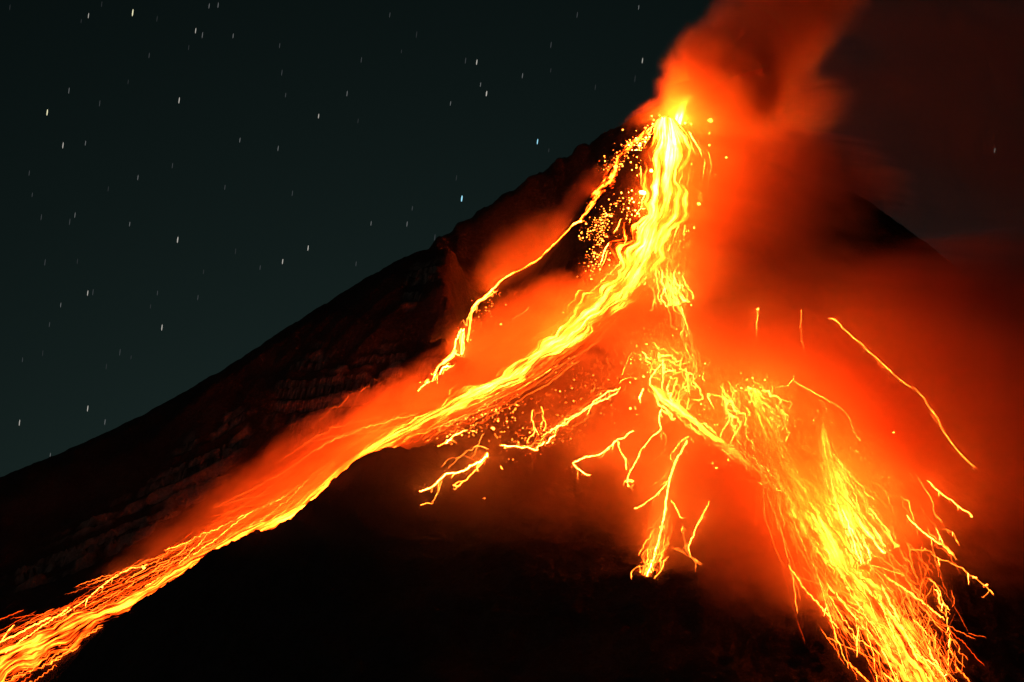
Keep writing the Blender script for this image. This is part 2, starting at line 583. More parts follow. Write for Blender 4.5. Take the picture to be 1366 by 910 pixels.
def lava_sheet(name, axis, mat, thick=5.0, across=13, step=9.0, jag=0.25, seed=0, parent=None):
    """axis: (photo x, photo y, half width px[, depth Y]) -> a body of lava lying on the slope"""
    pts = []
    for a in axis:
        p = W(a[0], a[1], a[3]) if len(a) > 3 else hit(a[0], a[1], True)[0]
        sc = (p[1] - CAM[1]) / FPX
        pts.append([p[0], p[1], p[2], a[2] * sc])
    pts = np.array(pts)
    L = np.hypot(*np.diff(pts[:, :2], axis=0).T).sum()
    n = max(8, int(L / step))
    C = smooth_line(pts, n)
    d3 = np.gradient(C[:, :3], axis=0)
    # across direction: horizontal, at right angles to the stream as seen down the slope
    gx = (bil(GS, C[:, 0] + 8, C[:, 1]) - bil(GS, C[:, 0] - 8, C[:, 1])) / 16
    gy = (bil(GS, C[:, 0], C[:, 1] + 8) - bil(GS, C[:, 0], C[:, 1] - 8)) / 16
    nrm = np.stack([-gx, -gy, np.ones_like(gx)], -1)
    ac = np.cross(d3, nrm)
    ac /= np.linalg.norm(ac, axis=1)[:, None]
    u = np.linspace(-1, 1, across)
    s = np.arange(n) * step
    jl = 1 + jag * fbm(s / 60 + seed * 9.1, np.full(n, 1.3 + seed), 4, 200)* 2
    jr = 1 + jag * fbm(s / 60 + seed * 5.7, np.full(n, 8.3 + seed), 4, 230)* 2
    off = np.where(u[None] < 0, u[None] * jl[:, None], u[None] * jr[:, None]) * C[:, 3:4]
    X = C[:, 0:1] + ac[:, 0:1] * off
    Y = C[:, 1:2] + ac[:, 1:2] * off
    prof = 1 - u[None] ** 2
    Z = H(X, Y) + 0.6 + thick * prof * (0.7 + 0.6 * fbm(X / 30, Y / 30, 3, 300 + seed)) - 1.2 * (np.abs(u[None]) > 0.99)
    uvs = np.stack([np.broadcast_to((u[None] + 1) / 2, X.shape), np.broadcast_to((s / 100.0)[:, None], X.shape)], -1).reshape(-1, 2)
    f = grid_faces(n, across)
    o = mesh_object(name, np.stack([X, Y, Z], -1).reshape(-1, 3), f, mat, True, parent, uvs)
    return o


LM_MAIN = lava_sheet_material("molten_lava_main", 170.0, 11.0, 1.3, 2.12, 1.0, 4.5, 11.5, 0.10, 2.0)
LM_RIGHT = lava_sheet_material("molten_lava_cascade", 150.0, 16.0, 0.9, 2.10, 4.0, 1.8, 6.0, 0.10)
LM_CHUTE = lava_sheet_material("molten_lava_chute", 90.0, 4.0, 6.0, 2.35, 6.0)
LM_PLUME_LIGHT = lava_sheet_material("molten_lava_plume_light", 520.0, 3.0, 2.5, 1.75, 11.0)
LM_SMALL = lava_sheet_material("molten_lava_stream", 70.0, 3.0, 1.6, 1.75, 8.0)

f1 = lava_sheet("lava_flow", [(892, 163, 14), (896, 190, 34), (897, 225, 44), (888, 265, 48), (874, 305, 46), (858, 345, 42), (836, 383, 36),
                              (798, 421, 32), (752, 458, 32), (698, 497, 30), (645, 528, 28), (595, 552, 28, -545), (520, 584, 30, -582),
                              (460, 628, 26, -612), (400, 680, 26, -642), (330, 718, 26, -672), (250, 765, 28, -702), (120, 828, 34, -747),
                              (0, 893, 40, -792), (-130, 975, 44, -855)], LM_MAIN, 10.0, 17, 9.0, 0.5, 1)
tag(f1, "broad blazing yellow lava river running from the summit down the left gully", "lava flow", "lava flows on the volcano")
f2 = lava_sheet("lava_flow", [(1006, 530, 12), (1022, 580, 26), (1048, 630, 42), (1078, 685, 54), (1112, 740, 58), (1150, 800, 58), (1192, 860, 54),
                              (1228, 915, 46), (1262, 975, 46)], LM_RIGHT, 5.0, 17, 9.0, 0.35, 2)
tag(f2, "wide yellow lava cascade fanning down the right slope to the lower right corner", "lava flow", "lava flows on the volcano")
f3 = lava_sheet("lava_flow", [(1098, 572, 2), (1099, 590, 7), (1106, 630, 15), (1124, 680, 22), (1145, 725, 24)], LM_RIGHT, 4.0, 11, 8.0, 0.3, 3)
tag(f3, "narrow pointed lava tongue joining the right cascade from above on its right", "lava flow", "lava flows on the volcano")
f4 = lava_sheet("lava_flow", [(866, 522, 4), (880, 536, 8), (898, 552, 9), (930, 574, 6), (962, 596, 5), (995, 625, 5), (1035, 660, 7)], LM_SMALL, 3.0, 9, 6.0, 0.35, 4)
tag(f4, "bright lava stream along the crest of the dark central hump", "lava flow", "lava flows on the volcano")
f5 = lava_sheet("lava_flow", [(776, 303, 4), (742, 334, 2), (702, 358, 2), (664, 384, 2), (640, 404, 2), (624, 436, 2), (612, 476, 2.5), (588, 503, 4), (560, 524, 2.5)], LM_SMALL, 2.0, 7, 5.0, 0.4, 5)
tag(f5, "thin winding lava stream beside the dark rock buttress on the left", "lava flow", "lava flows on the volcano")
f7 = lava_sheet("lava_flow", [(965, 131, 18, 110), (945, 128, 24, 75), (928, 130, 22, 45), (916, 140, 9, 8), (907, 158, 5), (899, 178, 4)], LM_PLUME_LIGHT, 5.0, 9, 5.0, 0.6, 7)  # added lava, reaching unseen behind the rim to light the plume
tag(f7, "glowing lava mouth added at the summit, mostly behind the rim, lighting the plume", "lava flow", "lava flows on the volcano")
f6 = lava_sheet("lava_flow", [(872, 172, 5), (845, 195, 12), (822, 222, 13), (812, 248, 13), (796, 274, 13), (774, 304, 6)], LM_CHUTE, 3.0, 9, 6.0, 0.8, 6)
tag(f6, "short lava chute left of the summit above the ember covered dark patch", "lava flow", "lava flows on the volcano")


# ------------------------------------------------------------------ smoke
def smoke(name, px, py, Y, rad, rot, mat, label, cat="smoke"):
    bm_v = []
    import bmesh
    me = bpy.data.meshes.new(name)
    bm = bmesh.new()
    bmesh.ops.create_icosphere(bm, subdivisions=3, radius=1.03)
    bm.to_mesh(me)
    bm.free()
    me.materials.append(mat)
    o = bpy.data.objects.new(name, me)
    COL.objects.link(o)
    o.location = W(px, py, Y)
    o.scale = rad
    o.rotation_euler = [math.radians(a) for a in rot]
    tag(o, label, cat, "smoke and gas around the lava", "stuff")
    return o


SMK = (0.95, 0.72, 0.52)
PLM = (0.995, 0.80, 0.60)
ASH = (0.22, 0.16, 0.13)
smoke("smoke_plume", 965, 112, -30, (145, 120, 165), (0, 28, 0),
      smoke_material("plume_smoke", 0.050, PLM, 1.3, -0.05, 0.55, 0.0, (1, 1, 1.3), 3.0), "thick glowing smoke plume bursting from the summit vent")
smoke("smoke_plume", 1030, 38, 0, (150, 140, 220), (0, 30, 0),
      smoke_material("middle_smoke", 0.022, PLM, 1.3, -0.05, 0.8, 0.0, (1, 1, 1.3), 12.4, 0.9), "orange middle part of the summit plume leaning to the right")
smoke("smoke_plume", 1100, -60, 10, (170, 140, 260), (0, 34, 0),
      smoke_material("high_smoke", 0.016, PLM, 1.5, -0.05, 0.95, 0.0, (1, 1, 1.5), 5.0), "upper part of the summit plume fading from orange to brown as it leans right")
smoke("smoke_plume", 1035, 150, 0, (190, 110, 90), (0, -12, 0),
      smoke_material("side_plume_smoke", 0.012, PLM, 1.4, -0.1, 0.9, 0.0, (1, 1, 1.8), 8.0, 1.0), "soft orange red smoke spreading right from the foot of the summit plume")
smoke("smoke_drift", 1360, 170, 1250, (800, 300, 620), (0, 8, 0),
      smoke_material("drift_smoke", 0.0030, ASH, 1.5, -0.1, 0.7, 0.0, (1, 1, 2.5), 9.0), "dark ash cloud behind the plume covering the upper right sky")
smoke("smoke_bank", 1200, 600, -720, (640, 220, 620), (-46, 0, 0),
      smoke_material("bank_smoke", 0.0080, (0.95, 0.55, 0.38), 1.6, -0.2, 0.6, 0.0, (0.9, 1, 4.2), 13.0, 2.9), "wide red smoke bank hanging over the right flank")
smoke("smoke_bank", 1090, 640, -830, (230, 110, 400), (-46, -22, 0),
      smoke_material("cascade_smoke", 0.007, SMK, 1.5, -0.15, 0.55, 0.0, (1, 1, 1.5), 14.0, 2.5), "orange smoke hanging over the wide right lava cascade")
smoke("smoke_bank", 1085, 235, -90, (230, 110, 110), (0, 10, 0),
      smoke_material("upper_bank_smoke", 0.009, (0.96, 0.6, 0.42), 1.6, -0.1, 0.7, 0.0, (0.5, 1, 3), 31.0, 2.2), "dim red brown smoke trailing right over the dark shoulder")
smoke("smoke_bank", 1340, 430, -470, (380, 160, 190), (0, 4, 0),
      smoke_material("far_bank_smoke", 0.011, (0.97, 0.55, 0.38), 1.5, -0.15, 0.6, 0.0, (0.5, 1, 3), 33.0, 2.2), "dull red smoke bank reaching the right edge below the dark shoulder")
smoke("smoke_bank", 600, 690, -960, (430, 120, 220), (-20, 0, 0),
      smoke_material("ridge_smoke", 0.0028, SMK, 1.5, -0.15, 0.8, 0.0, (1, 1, 1.5), 35.0), "very thin brown haze over the near dark ridge")
smoke("smoke_bank", 1010, 280, -200, (270, 160, 280), (-40, 16, 0),
      smoke_material("shoulder_smoke", 0.016, SMK, 1.6, -0.1, 0.65, 0.0, (0.9, 1, 4), 15.0, 2.8), "orange red smoke streaming right from the upper chute")
smoke("smoke_bank", 930, 450, -440, (270, 115, 350), (-42, 6, 0),
      smoke_material("cone_smoke", 0.017, SMK, 1.8, -0.15, 0.65, 0.0, (1.4, 1.2, 2), 17.0, 2.8), "orange smoke veil over the middle of the cone between both lava streams")
smoke("smoke_bank", 1030, 730, -1090, (300, 120, 420), (-44, -24, 0),
      smoke_material("flank_smoke", 0.010, SMK, 1.5, -0.15, 0.6, 0.0, (1, 1, 1.5), 18.0, 2.5), "orange red smoke between the dark hump and the wide right cascade")
smoke("smoke_bank", 900, 630, -870, (480, 150, 460), (-42, 14, 0),
      smoke_material("hump_smoke", 0.0048, (0.95, 0.58, 0.4), 1.3, -0.1, 0.9, 0.0, (1, 1, 1.5), 19.0, 2.5), "thin red smoke over the dark hump")
smoke("smoke_bank", 440, 622, -640, (560, 90, 105), (0, -31, 0),
      smoke_material("gully_smoke", 0.015, SMK, 2.2, -0.1, 0.7, 0.0, (2.5, 1, 1), 21.0, 2.4), "orange smoke filling the left gully above the lava river")
smoke("smoke_bank", 690, 460, -400, (230, 90, 110), (0, -33, 0),
      smoke_material("river_smoke", 0.011, SMK, 1.9, -0.1, 0.6, 0.0, (2, 1, 1), 23.0), "orange smoke over the upper left river")
smoke("smoke_bank", 705, 350, -110, (170, 70, 100), (0, -38, 0),
      smoke_material("side_smoke", 0.011, SMK, 1.9, -0.1, 0.6, 0.0, (1.5, 1, 1), 25.0), "red smoke above the thin winding stream behind the rock buttress")
smoke("smoke_bank", 785, 270, -80, (130, 60, 60), (0, -48, 0),
      smoke_material("chute_smoke", 0.020, SMK, 2.2, 0.0, 0.8, 0.0, (1.5, 1, 1), 27.0), "orange smoke beside the short chute under the left skyline")
smoke("smoke_bank", 880, 150, -20, (110, 60, 38), (0, -30, 0),
      smoke_material("rim_smoke", 0.012, SMK, 2.2, 0.0, 0.8, 0.0, (1.5, 1, 1), 29.0), "red smoke creeping along the left skyline just below the summit")


# ------------------------------------------------------------------ exposure trails of falling glowing rocks, built as solid threads
HOT = glow_material("glow_hot", (1.0, 0.19, 0.018), 7.0, True, 0.7)
MID = glow_material("glow_mid", (1.0, 0.13, 0.009), 3.6, True, 0.7)
DIM = glow_material("glow_dim", (1.0, 0.08, 0.004), 1.0, True, 0.7)
HOT2 = glow_material("glow_hot_massed", (1.0, 0.12, 0.008), 11.0, True, 0.8)
MID2 = glow_material("glow_mid_massed", (1.0, 0.085, 0.005), 3.0, True, 0.8)
DIM2 = glow_material("glow_dim_massed", (1.0, 0.055, 0.002), 1.0, True, 0.8)
VIVID = glow_material("glow_vivid", (1.0, 0.16, 0.012), 75.0, True, 0.7)
VIVID_MID = glow_material("glow_vivid_mid", (1.0, 0.13, 0.009), 26.0, True, 0.7)
SAMPLED = (HOT, MID, DIM)
MASSED = (HOT2, MID2, DIM2, VIVID, VIVID_MID, HOT2)


def tube(P, r):
    """square-ish tube along P with radius r (array)"""
    P = np.asarray(P, float)
    T = np.gradient(P, axis=0)
    T /= np.linalg.norm(T, axis=1)[:, None] + 1e-9
    up = np.where(np.abs(T[:, 2:3]) > 0.9, [[1.0, 0, 0]], [[0, 0, 1.0]])
    A = np.cross(T, up)
    A /= np.linalg.norm(A, axis=1)[:, None] + 1e-9
    B = np.cross(A, T)
    ang = np.array([0.6, 2.17, 3.74, 5.31])
    V = P[:, None] + r[:, None, None] * (np.cos(ang)[None, :, None] * A[:, None] + np.sin(ang)[None, :, None] * B[:, None])
    n = len(P)
    i = np.arange(n - 1)[:, None] * 4
    j = np.arange(4)[None]
    F = np.stack([i + j, i + (j + 1) % 4, i + 4 + (j + 1) % 4, i + 4 + j], -1).reshape(-1, 4)
    F = np.concatenate([F, [[3, 2, 1, 0]], [[4 * n - 4, 4 * n - 3, 4 * n - 2, 4 * n - 1]]])
    return V.reshape(-1, 3), F


def wiggle(pts, step=2.2, amp=1.2, smoothing=1):
    """photo-pixel polyline -> finer polyline with natural wander"""
    Q = np.asarray(pts, float)
    for _ in range(smoothing):
        R = np.empty((2 * len(Q) - 2, 2))
        R[0::2] = 0.75 * Q[:-1] + 0.25 * Q[1:]
        R[1::2] = 0.25 * Q[:-1] + 0.75 * Q[1:]
        Q = np.concatenate([Q[:1], R, Q[-1:]])
    L = np.hypot(*np.diff(Q, axis=0).T).sum()
    n = max(4, int(L / step))
    Q = resample(Q, n)
    s = np.arange(n) * step
    o = rng.uniform(0, 200, 2)
    Q[:, 0] += amp * 2 * fbm(s / 12 + o[0], np.full(n, o[1]), 4, 400, .7)
    Q[:, 1] += amp * 2 * fbm(s / 12 + o[1], np.full(n, o[0]), 4, 420, .7)
    return Q


def joined(Q, lift=0.8):
    """one unbroken piece: sudden steps in depth are eased out"""
    P = hit(Q[:, 0], Q[:, 1], False, -2100.0, 150.0)
    n = len(P)
    Y = np.array([np.median(P[max(0, i - 4):i + 5, 1]) for i in range(n)])
    k = np.ones(5) / 5
    Y = np.convolve(np.pad(Y, 2, mode='edge'), k, 'valid')
    R = W(Q[:, 0], Q[:, 1], Y)
    R[:, 2] = np.maximum(R[:, 2], H(R[:, 0], R[:, 1]) + lift)
    return [R]


def on_slope(Q, lift=0.8, y0=-2100.0, y1=150.0, keep=None):
    """pixel polyline -> pieces lying on the slope"""
    P = hit(Q[:, 0], Q[:, 1], False, y0, y1)
    P[:, 2] = H(P[:, 0], P[:, 1]) + lift
    okm = np.ones(len(P), bool) if keep is None else keep(P)
    out, cur = [], []
    for k in range(len(P)):
        if not okm[k] or (cur and np.linalg.norm(P[k] - cur[-1]) > 26):
            if len(cur) > 3:
                out.append(np.array(cur))
            cur = []
        if okm[k]:
            cur.append(P[k])
    if len(cur) > 3:
        out.append(np.array(cur))
    return out


def taper(n, r, head=1.0, tail=0.35):
    t = np.linspace(0, 1, n)
    e = np.minimum(1, np.minimum(t, 1 - t) * n / 3 + 0.25)
    return r * (head + (tail - head) * t) * e


def build_trail(name, pieces, r, mat, head=1.0, tail=0.45):
    pieces = [max(pieces, key=len)] if pieces else []
    V, F, k = [], [], 0
    for P in pieces:
        rr = taper(len(P), r, head, tail) * (0.75 + 0.5 * rng.random(len(P)))
        v, f = tube(P, rr)
        V.append(v)
        F.append(f + k)
        k += len(v)
    if not V:
        return None
    return mesh_object(name, np.concatenate(V), np.concatenate(F), mat, True)


RG = "separate glowing rock trails on the slope"
TRACED = [
    # (points, radius m, heat 0 hot 2 dim, wander px, label)
    ([(1105, 424), (1118, 430), (1128, 442), (1145, 456), (1158, 470), (1175, 483), (1190, 500), (1208, 514), (1225, 523), (1240, 545), (1246, 552),
      (1258, 575), (1270, 595), (1285, 610), (1301, 627)], 1.0, 1, .8, "longest thin rock trail crossing the red haze at far right"),
    ([(1246, 552), (1240, 552), (1250, 566), (1262, 582)], .6, 2, .6, "short side thread beside the longest rock trail at far right"),
    ([(1058, 506), (1062, 512), (1080, 522), (1097, 531), (1120, 545), (1132, 556), (1137, 570), (1140, 580), (1150, 592)], 1.0, 1, .6, "arched rock trail above the narrow pointed lava tongue"),
    ([(1060, 502), (1056, 512), (1046, 518), (1035, 518)], .8, 1, .8, "tiny forked stub at the start of the arched rock trail"),
    ([(1010, 414), (1011, 424), (1009, 440), (1010, 455)], .9, 1, .5, "short upright spark streak right of the vertical drips, under the shoulder"),
    ([(1000, 424), (1005, 417), (1011, 415), (1016, 422)], .7, 2, .5, "little umbrella shaped cap on the upright spark streak"),
    ([(1070, 412), (1068, 430), (1069, 450), (1072, 466), (1075, 478)], .6, 2, .5, "faint vertical thread left of the longest far right rock trail"),
    ([(1236, 640), (1247, 652), (1258, 662), (1268, 668), (1280, 678), (1290, 684), (1296, 692)], 1.1, 1, .8, "short rock trail with a bright end below the longest far right one"),
    ([(1225, 636), (1231, 650), (1240, 662), (1245, 672), (1244, 682), (1248, 690), (1256, 694), (1257, 702)], .6, 2, .8, "faint crooked thread left of the bright ended short rock trail"),
    ([(1214, 630), (1218, 640), (1222, 648)], .6, 2, .4, "tiny slanted dash left of the faint crooked thread"),
    ([(1209, 687), (1220, 702), (1232, 714), (1248, 724), (1256, 730)], 1.1, 1, .8, "slanting rock trail entering the right edge fringe of the cascade"),
    ([(1248, 704), (1254, 718), (1258, 728), (1266, 738), (1270, 746)], 1.3, 0, 1.2, "bright knotted rock trail at the outer right fringe"),
    ([(1258, 712), (1264, 708), (1271, 710), (1275, 720), (1276, 728)], .8, 1, .6, "small hook shaped rock trail beside the bright knotted one"),
    ([(1213, 738), (1225, 733), (1238, 735), (1250, 746), (1262, 749), (1278, 756), (1295, 768), (1308, 778), (1321, 788), (1316, 794), (1309, 801)], 1.0, 1, 1.0, "long bent rock trail ending in a hook at the right edge"),
    ([(1236, 772), (1248, 780), (1256, 794), (1264, 825), (1268, 855), (1266, 880), (1262, 905)], 1.3, 1, 1.2, "outermost curved rock trail bounding the lower right cascade"),
    ([(1226, 782), (1236, 774), (1252, 780), (1270, 805), (1284, 830), (1292, 848)], .4, 2, .5, "very thin arc right of the lower cascade"),
    ([(1292, 848), (1300, 850), (1308, 848), (1316, 854)], .7, 2, .8, "tiny dim squiggle at the lower right edge"),
    ([(1070, 756), (1078, 764), (1083, 772), (1086, 780)], .7, 1, .6, "small detached thread left of the cascade middle"),
    ([(1100, 806), (1106, 800), (1100, 815), (1112, 826), (1126, 836)], .9, 1, .8, "looped thread on the cascade's lower left margin"),
    ([(652, 605), (649, 612), (640, 618), (630, 622), (622, 630), (612, 634), (602, 634), (596, 632), (588, 640), (582, 648), (572, 655), (560, 659)], 1.9, 0, 1.2, "bright snaking rock trail on the dark ridge below the left river"),
    ([(648, 612), (640, 622), (632, 632), (625, 640), (616, 648), (608, 656), (605, 652), (612, 643), (620, 641)], 1.0, 1, .9, "looped thinner rock trail right of the bright snaking one"),
    ([(652, 600), (642, 596), (628, 601), (612, 612), (602, 624), (597, 632)], .6, 2, .4, "higher arc above the bright snaking rock trail"),
    ([(588, 628), (596, 615), (610, 610), (622, 611), (634, 615)], .35, 2, .4, "fainter lower arc above the bright snaking rock trail"),
    ([(590, 640), (586, 655), (580, 668), (576, 676)], .6, 2, .5, "dim thread dropping from the foot of the bright snaking rock trail"),
    ([(560, 676), (568, 676), (574, 671), (578, 675)], .8, 1, .6, "tiny glowing bits lowest on the dark ridge"),
    ([(644, 666), (648, 664), (646, 672)], .8, 1, .5, "small isolated spark pair on the dark slope"),
    ([(667, 620), (670, 630), (668, 622), (671, 632)], .7, 1, .4, "tiny upright spark right of the bright snaking rock trail"),
    ([(646, 577), (640, 590), (634, 606), (629, 618)], .4, 2, .4, "faint straight thread falling toward the bright snaking rock trail"),
    ([(594, 597), (600, 588), (608, 580), (618, 577), (624, 575)], 1.3, 0, .9, "bright curved rim trail on the ridge edge"),
    ([(580, 598), (590, 594), (597, 588), (604, 580)], .8, 1, .8, "dim rim thread left of the bright curved rim"),
    ([(668, 594), (676, 597), (690, 596), (702, 598), (712, 600), (718, 606)], 1.4, 0, 1.2, "bright horizontal trail lip on the shoulder of the dark hump"),
    ([(710, 546), (708, 555), (709, 562), (714, 572), (710, 584), (702, 594)], 1.1, 1, 1.0, "upright crooked rock trail rising from the bright lip"),
    ([(722, 542), (726, 552), (724, 560), (730, 566), (724, 580)], .9, 1, 1.0, "second crooked rock trail just right of the upright one"),
    ([(828, 518), (812, 524), (792, 537), (770, 555), (750, 566), (736, 576), (722, 586)], 1.0, 1, 1.2, "long upper braided thread slanting across the red hump"),
    ([(826, 524), (806, 534), (786, 545), (764, 560), (744, 572), (728, 582)], .8, 1, 1.2, "long lower braided thread slanting across the red hump"),
    ([(810, 529), (790, 542), (766, 552), (748, 568)], .6, 2, 1.2, "short braided thread between two longer slanting ones"),
    ([(740, 578), (732, 590), (718, 596), (714, 604)], 1.2, 0, 1.2, "bright hooked thread at the right end of the trail lip"),
    ([(846, 576), (838, 580), (832, 586), (823, 588), (816, 596), (808, 604), (796, 609), (782, 611), (772, 616), (763, 620), (768, 627), (775, 632), (788, 635)], 1.7, 0, 1.0, "bright hook shaped rock trail in the middle of the dark hump"),
    ([(823, 588), (826, 598), (829, 605), (836, 614), (834, 624), (835, 633)], 1.2, 0, 1.0, "branch dropping from the bright hook shaped rock trail"),
    ([(814, 597), (808, 607), (798, 615)], .9, 1, .8, "short double strand under the bright hook shaped rock trail"),
    ([(882, 545), (880, 560), (880, 568), (883, 574), (876, 580), (864, 590), (856, 602), (848, 618), (840, 632), (837, 642), (838, 656)], 1.3, 0, .7, "tall slanting rock trail right of the bright hook shaped one"),
    ([(837, 638), (844, 642), (847, 648), (832, 640), (838, 646)], 1.0, 1, .8, "small claw of threads at the foot of the tall slanting rock trail"),
    ([(884, 574), (889, 588), (888, 602), (880, 610), (874, 614), (873, 620)], .6, 2, .6, "thin hooked thread beside the tall slanting rock trail"),
    ([(920, 582), (908, 592), (899, 602), (894, 610), (897, 622)], .9, 1, .8, "left strand at the head of the straight central stream"),
    ([(920, 582), (924, 590), (928, 598)], .7, 2, .6, "right strand at the head of the straight central stream"),
    ([(917, 588), (912, 598), (904, 612), (898, 626), (892, 645), (889, 668), (885, 695), (880, 718), (873, 742), (866, 762), (862, 772)], 2.6, 0, .5, "straight white hot central stream running down the dark hump"),
    ([(892, 640), (884, 654), (872, 666), (862, 673), (852, 678), (846, 680), (850, 685)], .9, 1, .9, "left side branch of the straight central stream"),
    ([(893, 628), (884, 638), (874, 646), (864, 652)], .6, 2, .8, "faint higher left branch of the straight central stream"),
    ([(896, 668), (902, 678), (906, 690), (916, 697)], .9, 1, .9, "right side branch of the straight central stream"),
    ([(946, 669), (942, 682), (934, 695), (927, 710), (920, 726), (918, 738)], .9, 1, .8, "lone thread leaning right of the straight central stream"),
    ([(904, 700), (920, 706), (936, 714), (945, 722), (947, 728)], .6, 2, .8, "thin thread crossing under the lone leaning thread"),
    ([(911, 700), (912, 722), (917, 738), (926, 748), (938, 757)], .9, 1, .7, "forked thread ending lowest right of the central stream"),
    ([(896, 732), (906, 736), (916, 742), (928, 750), (937, 757)], .7, 1, .7, "lower thread meeting the forked one right of the central stream"),
    ([(880, 750), (870, 752), (852, 757), (843, 764), (840, 768)], .9, 1, 1.0, "left curling thread at the foot of the central stream"),
    ([(888, 375), (893, 390), (901, 404), (905, 412), (912, 425), (910, 440), (916, 444), (922, 460), (925, 474), (928, 488), (926, 502), (918, 518), (908, 538)], 1.5, 0, .8, "tall vertical rock trail linking the upper chute with the hump crest"),
    ([(906, 318), (905, 335), (906, 350), (905, 360), (906, 376)], 1.3, 1, .8, "beaded vertical drip right of the upper chute"),
    ([(912, 438), (908, 446), (909, 456)], .8, 1, .6, "short twin strand beside the tall vertical rock trail"),
    ([(882, 486), (874, 494), (868, 506), (866, 520)], 1.3, 0, .9, "curved rock trail dropping onto the crest of the hump"),
    ([(830, 506), (834, 490), (842, 472), (846, 470), (854, 476), (862, 486)], .6, 2, .5, "wide faint arc left of the hump crest"),
    ([(826, 515), (834, 506), (844, 504), (852, 509)], .6, 2, .5, "small low arc left of the hump crest"),
    ([(972, 534), (968, 548), (976, 556), (970, 565), (964, 575), (961, 585), (966, 596), (975, 604), (988, 612)], 1.2, 0, 1.0, "forked crooked rock trail just above the crest stream"),
    ([(984, 565), (980, 575), (982, 588), (990, 598)], 1.0, 1, 1.0, "short crooked rock trail between crest stream and cascade head"),
    ([(1045, 542), (1043, 556), (1047, 570), (1050, 585), (1056, 600)], .8, 1, .6, "thin upright rock trail between the two cascade heads"),
    ([(1092, 540), (1094, 534), (1098, 534), (1102, 545), (1104, 560)], .8, 1, .4, "narrow loop above the pointed lava tongue"),
    ([(1065, 596), (1078, 604), (1094, 614)], .7, 2, .5, "faint slanted thread left of the pointed lava tongue"),
    ([(507, 506), (494, 512), (480, 528), (468, 548), (460, 566)], .5, 2, .4, "thin upper arc on the layered ledges of the left wall"),
    ([(466, 534), (450, 544), (430, 560), (416, 578), (404, 596)], .5, 2, .4, "thin lower arc on the layered ledges of the left wall"),
    ([(196, 760), (182, 757), (165, 764), (148, 774), (135, 784), (120, 797), (100, 812), (78, 826)], 1.2, 0, .6, "bright arched thread leaping above the lower left river"),
    ([(192, 762), (180, 766), (172, 774), (166, 780)], .9, 1, .8, "short strand below the bright arched thread on the lower left river"),
    ([(246, 728), (250, 722), (244, 738), (232, 745)], 1.2, 1, .6, "small bright flare above the left river"),
    ([(664, 388), (648, 400), (636, 408), (626, 428), (618, 444)], 1.0, 0, 1.0, "main strand of the thin winding stream by the buttress"),
    ([(620, 438), (612, 450), (607, 462), (605, 474), (612, 478), (618, 470), (620, 456), (618, 442)], 1.2, 0, 1.0, "closed loop of lava beside the rock buttress"),
    ([(614, 448), (613, 460), (617, 470)], .9, 1, .8, "inner strand of the closed loop by the buttress"),
    ([(602, 488), (590, 496), (578, 506), (566, 516), (557, 524)], 1.6, 0, .8, "bright straight tongue below the closed loop"),
    ([(606, 486), (592, 500), (584, 506), (570, 512)], 1.0, 1, .8, "second strand of the bright straight tongue below the closed loop"),
    ([(706, 414), (698, 420), (688, 424), (682, 430)], .6, 2, .5, "faint thread on the red rock left of the main river"),
]
twig_from = []
for pts, r, heat, amp, label in TRACED:
    vivid = pts[0][0] > 540 and pts[-1][1] < 800 and 410 < pts[0][1] < 700
    o = build_trail("rock_trail", joined(wiggle(pts, 1.8, amp * 1.2)), r * (.42 if vivid and heat else .58), ((VIVID, VIVID, VIVID_MID) if pts[0][0] > 825 else (VIVID, VIVID_MID, HOT))[heat] if vivid else SAMPLED[heat])
    if o:
        tag(o, label, "lava rivulet", RG)
        if heat < 2 and len(pts) > 4:
            twig_from.append(wiggle(pts, 2.0, .3))

# massed rock trails of the cascades and the rivers
AX_R = [(1010, 548, 8), (1022, 585, 20), (1045, 630, 34), (1075, 685, 50), (1110, 740, 60), (1150, 800, 62), (1192, 860, 58), (1228, 915, 56), (1270, 990, 56)]
AX_T = [(1098, 574, 2), (1102, 605, 10), (1116, 650, 24), (1138, 700, 34), (1165, 750, 40)]
AX_L = [(860, 365, 24), (838, 383, 26), (800, 423, 24), (755, 462, 24), (700, 502, 22), (645, 533, 20), (595, 556, 22), (520, 590, 30), (460, 622, 36),
        (400, 672, 34), (330, 712, 34), (250, 762, 34), (120, 828, 40), (0, 890, 48), (-60, 920, 50)]
AX_C = [(893, 690, 7), (884, 715, 16), (872, 745, 16), (862, 770, 10)]
AX_H = [(868, 520, 6), (898, 548, 12), (932, 572, 10), (965, 596, 10), (1000, 625, 10), (1040, 662, 10)]
AX_U = [(885, 335, 22), (888, 360, 22), (893, 385, 24), (900, 410, 26)]
AX_F = [(1150, 650, 30), (1180, 690, 40), (1205, 740, 45), (1225, 790, 42), (1240, 850, 40), (1255, 905, 36)]
AX_M = [(960, 520, 25), (985, 560, 32), (1005, 600, 36), (1030, 640, 30)]
AX_A = [(862, 465, 16), (880, 490, 28), (900, 515, 34), (925, 545, 34)]
AX_S = [(1000, 515, 16), (1018, 535, 22), (1032, 565, 18), (1040, 595, 14)]


